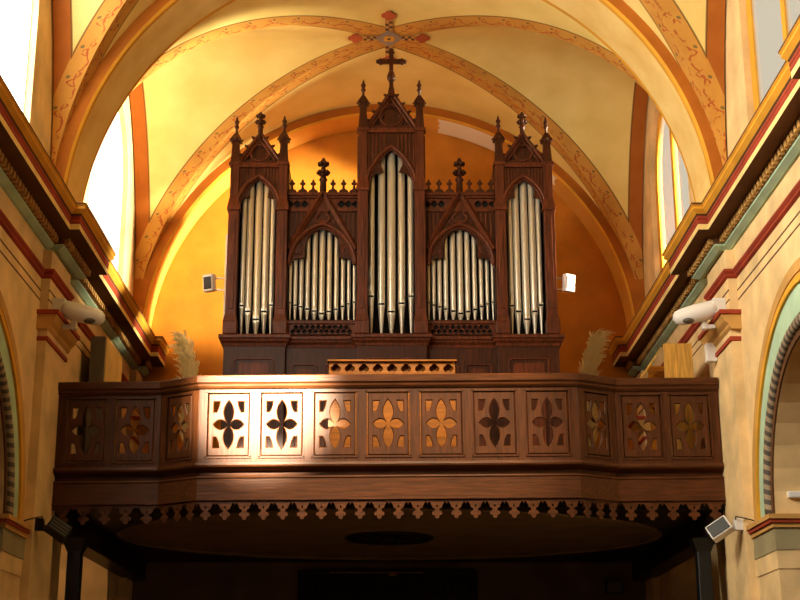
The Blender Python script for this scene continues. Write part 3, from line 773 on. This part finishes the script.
# plumes of dry grass
for s, nm in ((-1, 'pale plume of dry grass leaning beside the sunlit left back wall'), (1, 'dim brown plume of dry grass in the dark right back corner')):
    bx, by = s*3.17, 22.65
    t = thing('dried_grass_plume', nm, 'dried plant', (bx, by, 2.9))
    mb = MB(); mb.lathe(bx, by, [(.10, 2.9), (.16, 3.1), (.17, 3.5), (.12, 3.85), (.14, 3.95)], 16); mb.build('vase', M['tan'], t)
    mb = MB()
    for i in range(700):
        a = random.uniform(0, 2*PI); k = random.uniform(0, 1); z0 = 4.3+k*1.85; ln = random.uniform(.22, .38)
        lean = s*.02*(z0-3.9) ; c = Vector((bx+s*.06*max(0, z0-4.6)+s*.20*max(0, z0-5.3)**2+random.uniform(-.11, .11), by+random.uniform(-.05, .05), z0))
        d = Vector((math.cos(a)*.3, math.sin(a)*.3, 1)).normalized(); pts = []
        for q in range(4):
            u = q/3; pts.append(c+d*ln*u+Vector((s*.10*u*u*k+math.cos(a)*.03*u, 0, -.20*u*u*k)))
        mb.tube(pts, [.011, .014, .011, .003], 3, False)
    mb.build('plume', M['straw'], t)
# grey cabinet, wall box and pine crate
cab = thing('cupboard', 'tall cupboard with grey end and cream front beside the left loft wall', 'cupboard', (-3.97, 19.6, 2.9))
mb = MB(); mb.box(-4.09, -3.89, 19.0, 20.2, 2.9, 5.18, .01); mb.build('carcass', M['greymetal'], cab)
mb = MB(); mb.box(-3.89, -3.865, 19.02, 20.18, 2.95, 5.17, .006); mb.build('door', M['cream'], cab)
mb = MB(); mb.box(-3.865, -3.845, 20.05, 20.08, 3.9, 4.05, .004); mb.build('handle', M['chrome'], cab)
cr = thing('open_crate', 'knotty pine crate with a leaning lid at the right end of the loft', 'crate', (3.7, 18.35, 2.9))
mb = MB(); mb.box(3.56, 3.93, 18.0, 18.03, 2.9, 4.81, .005); mb.build('end_board', M['pine'], cr)
mb = MB(); mb.box(3.56, 3.59, 18.03, 19.2, 2.9, 3.3); mb.box(3.90, 3.93, 18.03, 19.2, 2.9, 4.8); mb.box(3.59, 3.90, 18.03, 19.2, 4.2, 4.23); mb.box(3.56, 3.90, 19.17, 19.2, 2.9, 4.8); mb.build('carcass', M['honey'], cr)
mb = MB(); mb.plate([(3.56, 4.80), (3.555, 4.77), (3.27, 4.34), (3.25, 4.36)], [], -19.0, -18.1, XZat(0), .004); mb.build('leaning_lid', M['pine'], cr)
# ------------------------------------------------------------------ lamps
def lantern(s, label):
    t = thing('wall_lamp', label, 'lamp', (s*4.05, 17.05, 5.05))
    x0 = s*3.98; y = 16.95
    # a pill-shaped head reaching out and up from the pilaster
    A = Vector((s*4.02, 16.84, 4.945)); B = Vector((s*3.49, 16.95, 4.835))
    mb = MB(); pts = []; rs = []
    for u, r in ((0, .07), (.04, .10), (.12, .115), (.5, .115), (.8, .105), (.92, .085), (.98, .05), (1, .015)):
        pts.append(A.lerp(B, u)); rs.append(r)
    mb.tube(pts, rs, 16, True); mb.build('lamp_head', M['white'], t)
    mb = MB(); d = (B-A); c = A.lerp(B, .68)+Vector((0, -.03, -.075)); mb.ball(c.x, c.y, c.z, .085, .42, 2); mb.build('diffuser', M['greymetal'], t)
    mb = MB(); a, b = sorted((s*3.95, s*4.12)); mb.box(a, b, 16.76, 16.90, 4.86, 5.06, .02); mb.build('mounting_box', M['white'], t)
    mb = MB(); a, b = sorted((s*3.83, s*3.90)); mb.box(a, b, 16.9, 16.98, 4.70, 4.90, .01); a, b = sorted((s*3.86, s*4.0)); mb.box(a, b, 16.91, 16.97, 4.71, 4.76, .008); mb.build('arm', M['white'], t)
lantern(-1, 'white pill-shaped lamp on the left pilaster, shaded side')
lantern(1, 'white pill-shaped lamp on the sunlit right pilaster')
mb = MB(); mb.box(3.98, 4.12, 17.40, 17.52, 4.42, 4.66, .012)
jb = tag(mb.build('junction_box', M['white']), 'small white box under the capital of the right pilaster', 'box')
def spotbox(s, label):
    cx, cz = s*2.64, 6.11; t = thing('spotlight', label, 'lamp', (cx, 20.1, 5.9))
    T = Matrix.Translation((cx, 20.08, cz+.17)) @ Matrix.Rotation(s*.5, 4, 'Z') @ Matrix.Rotation(.12, 4, 'X')
    mb = MB(T); mb.box(-.085, .085, -.04, .05, -.13, .13, .012); mb.build('housing', M['white'], t)
    mb = MB(T); mb.box(-.065, .065, -.052, -.03, -.09, .09, .006); mb.build('lamp_glass', M['white'] if s > 0 else M['glassd'], t)
    mb = MB(T); 
    for k in range(5): mb.box(-.07, .07, .05, .075, -.11+.05*k, -.085+.05*k)
    mb.build('heat_fins', M['greymetal'], t)
    mb = MB(); a, b = sorted((s*(2.47 if s > 0 else 2.425), s*2.60)); mb.box(a, b, 20.12, 20.14, cz+.07, cz+.09); mb.box(a, b, 20.12, 20.14, cz+.25, cz+.27); mb.build('bracket', M['chrome'], t)
spotbox(-1, 'small grey and white spotlight bracketed to the left flank of the organ')
spotbox(1, 'small white spotlight bracketed to the right flank of the organ')
def flood(s, label):
    c = Vector((s*3.84, 16.72, 2.24)); t = thing('floodlight', label, 'lamp', (c.x, c.y, c.z))
    T = Matrix.Translation(c) @ Matrix.Rotation(s*-.35, 4, 'Z') @ Matrix.Rotation(s*-.55, 4, 'Y') @ Matrix.Rotation(-.30, 4, 'X')
    hm = M['darkwood'] if s < 0 else M['white']
    mb = MB(T); mb.frustum(0, 0, 0, 0, 0, 0) if False else None
    mb.box(-.135, .135, -.05, .08, -.095, .095, .012); mb.build('housing', hm, t)
    mb = MB(T); mb.box(-.118, .118, -.06, -.045, -.078, .078, .004); mb.build('lamp_glass', M['glassd'], t)
    mb = MB(T)
    for k in range(4 if s < 0 else 0): mb.box(-.115, .115, -.068, -.058, -.062+.04*k, -.055+.04*k)
    if s < 0: mb.build('grille', M['greymetal'], t)
    mb = MB(); mb.tube([c+Vector((s*.12, .08, .02)), c+Vector((s*.28, .05, .06)), (s*4.14, 16.75, 2.30)], .02, 8, True); a, b = sorted((s*4.02, s*4.13)); mb.box(a, b, 16.69, 16.79, 2.22, 2.36, .01); mb.build('bracket', hm, t)
    mb = MB(); mb.tube([c+Vector((s*.2, .08, .05)), (s*4.02, 16.64, 2.37), (s*4.10, 16.56, 2.34), (s*4.20, 16.50, 2.30)], .008, 6, True); mb.build('cable', M['black'], t)
flood(-1, 'dark floodlight with grille fixed to the left pilaster under the loft')
flood(1, 'white tilted floodlight with black glass fixed to the right pilaster under the loft')
# strip on the arch reveal, socket, small speaker under the loft
mb = MB(); mb.box(4.36, 5.05, 15.60, 15.675, 2.43, 2.50, .01); tag(mb.build('strip_light', M['white']), 'white strip light across the right arch above the impost', 'lamp')
t = thing('wall_socket', 'small white socket on the reveal of the left arch', 'socket', (-4.3, 15.66, 2.36))
mb = MB(); mb.box(-4.36, -4.26, 15.635, 15.675, 2.30, 2.42, .008); mb.build('plate', M['white'], t)
mb = MB(); mb.box(-4.33, -4.29, 15.628, 15.64, 2.34, 2.38, .003); mb.build('outlet', M['black'], t)
t = thing('loudspeaker', 'small black loudspeaker on the back wall under the right of the loft', 'speaker', (3.55, 23.2, 2.2))
mb = MB(); mb.box(3.45, 3.72, 23.12, 23.335, 2.08, 2.28, .02); mb.build('cabinet', M['black'], t)
mb = MB(); mb.box(3.47, 3.70, 23.11, 23.125, 2.10, 2.26, .004); mb.build('grille', M['greymetal'], t)
# painted cross on the crown of the vault
mb = MB(); cy, cz = 20.15, 10.291
def flat(o, slot, dz=0): mb.slot = slot; mb.plate(o, [], cz-.012-dz, cz-.002-dz, Matrix(), 0)
flat([(-.06, cy-.62), (.06, cy-.62), (.06, cy+.62), (-.06, cy+.62)], 0); flat([(-.42, cy-.07), (.42, cy-.07), (.42, cy+.07), (-.42, cy+.07)], 0)
for k in range(4):
    for q in (-1, 1):
        for r in range(2): 
            u = .22+.05*k
            sx_ = -.028 if (k+r) % 2 else .028
            flat([(q*u-.025, cy+sx_*1.2-.03), (q*u+.025, cy+sx_*1.2-.03), (q*u+.025, cy+sx_*1.2+.03), (q*u-.025, cy+sx_*1.2+.03)], 1 if r else 3, .004) if r else None
            v = .30+.075*k
            flat([(sx_-.028, cy+q*v-.037), (sx_+.028, cy+q*v-.037), (sx_+.028, cy+q*v+.037), (sx_-.028, cy+q*v+.037)], 1, .004) if r else None
for dx, dy in ((-.52, 0), (.52, 0), (0, .74), (0, -.74)): flat([(x, cy+dy+(y-cy)*1.25) for x, y in foil(4, .055, .062, dx, cy, 0, 32)], 2, .003)
flat([(-.22, cy), (0, cy-.27), (.22, cy), (0, cy+.27)], 3, .006); flat(foil(4, .05, .05, 0, cy, PI/4, 32), 4, .010); flat([(.03*math.cos(i*PI/6), cy+.03*math.sin(i*PI/6)) for i in range(12)], 1, .013)
tag(mb.build('vault_cross', [M['tan'], M['line'], plaster('brick red paint', (178, 88, 52)), plaster('grey lilac paint', (150, 130, 120)), M['gold']]), 'painted cross with red trefoil ends at the crown of the vault', 'ornament')
# ------------------------------------------------------------------ camera
th = math.atan(430/1434)
cam = bpy.data.objects.new('camera', bpy.data.cameras.new('camera')); COL.objects.link(cam); SC.camera = cam
cam.location = (0, 0, E); cam.rotation_euler = (PI/2+th, 0, 0)
cam.data.sensor_width = 36; cam.data.lens = 36*1434/800; cam.data.shift_x = 11/800; cam.data.clip_end = 200
# ------------------------------------------------------------------ light
w = bpy.data.worlds.new('world'); SC.world = w; w.use_nodes = True
nt = w.node_tree; tc = nt.nodes.new('ShaderNodeTexCoord'); sp = nt.nodes.new('ShaderNodeSeparateXYZ'); nt.links.new(tc.outputs['Generated'], sp.inputs[0])
def wm(op, a, b, c=None):
    o = nt.nodes.new('ShaderNodeMath'); o.operation = op
    for k, v in enumerate((a, b, c)):
        if v is None: continue
        if isinstance(v, float): o.inputs[k].default_value = v
        else: nt.links.new(v, o.inputs[k])
    return o.outputs[0]
mr = nt.nodes.new('ShaderNodeMapRange'); mr.inputs[1].default_value = .02; mr.inputs[2].default_value = .45; mr.inputs[3].default_value = .04; mr.inputs[4].default_value = 1.0; nt.links.new(sp.outputs[2], mr.inputs[0])
side = nt.nodes.new('ShaderNodeMapRange'); side.inputs[1].default_value = .5; side.inputs[2].default_value = -.7; side.inputs[3].default_value = .15; side.inputs[4].default_value = 1.6; nt.links.new(sp.outputs[0], side.inputs[0])
bg = nt.nodes['Background']; bg.inputs[0].default_value = (1.0, .88, .70, 1); nt.links.new(wm('MULTIPLY', wm('MULTIPLY', mr.outputs[0], side.outputs[0]), .28), bg.inputs[1])
def spot(name, loc, aim, power, angle, blend, size, col):
    d = bpy.data.lights.new(name, 'SPOT'); d.energy = power; d.spot_size = math.radians(angle); d.spot_blend = blend; d.shadow_soft_size = size; d.color = col
    o = bpy.data.objects.new(name, d); COL.objects.link(o); o.location = (loc[0], loc[1], loc[2]+E)
    v = Vector(aim)-Vector(loc); o.rotation_euler = v.to_track_quat('-Z', 'Y').to_euler(); return o
spot('sun_shaft', (-1.0, 2.0, 10.0), (-1.54, 17.15, 3.9), 340000, 7.0, 1.0, .15, (1, .88, .64))
spot('sun_bounce', (.3, 8.0, 11.2), (.05, 17.15, 3.75), 9500, 22, .6, .35, (1, .80, .48))
spot('sun_south', (14.0, 20.7, 6.95), (4.2, 20.35, 7.5), 170000, 18, .35, .6, (1, .87, .60))
spot('sun_south_low', (14.0, 17.4, 7.8), (4.2, 21.1, 7.9), 230000, 13, .5, .3, (1, .84, .52))
spot('aisle_daylight', (-6.8, 19.5, 3.5), (-5.2, 21.6, 1.2), 160, 120, .6, .3, (1, .58, .26))  # added orange spot to light the left aisle; no window is built there
a = bpy.data.lights.new('window_daylight', 'AREA'); a.shape = 'RECTANGLE'; a.size = 2.6; a.size_y = 3.4; a.energy = 1400; a.color = (1, .9, .72)  # added area lamp out of view, brightening the right wall; no window built there
o = bpy.data.objects.new('window_daylight', a); COL.objects.link(o); o.location = (-4.3, 9.0, 8+E); o.rotation_euler = Vector((1, .45, -.25)).to_track_quat('-Z', 'Y').to_euler()
SC.view_settings.view_transform = 'Standard'; SC.view_settings.look = 'None'; SC.view_settings.exposure = 0; SC.view_settings.gamma = 1
for o in list(COL.objects):
    if '_b' in o: del o['_b']
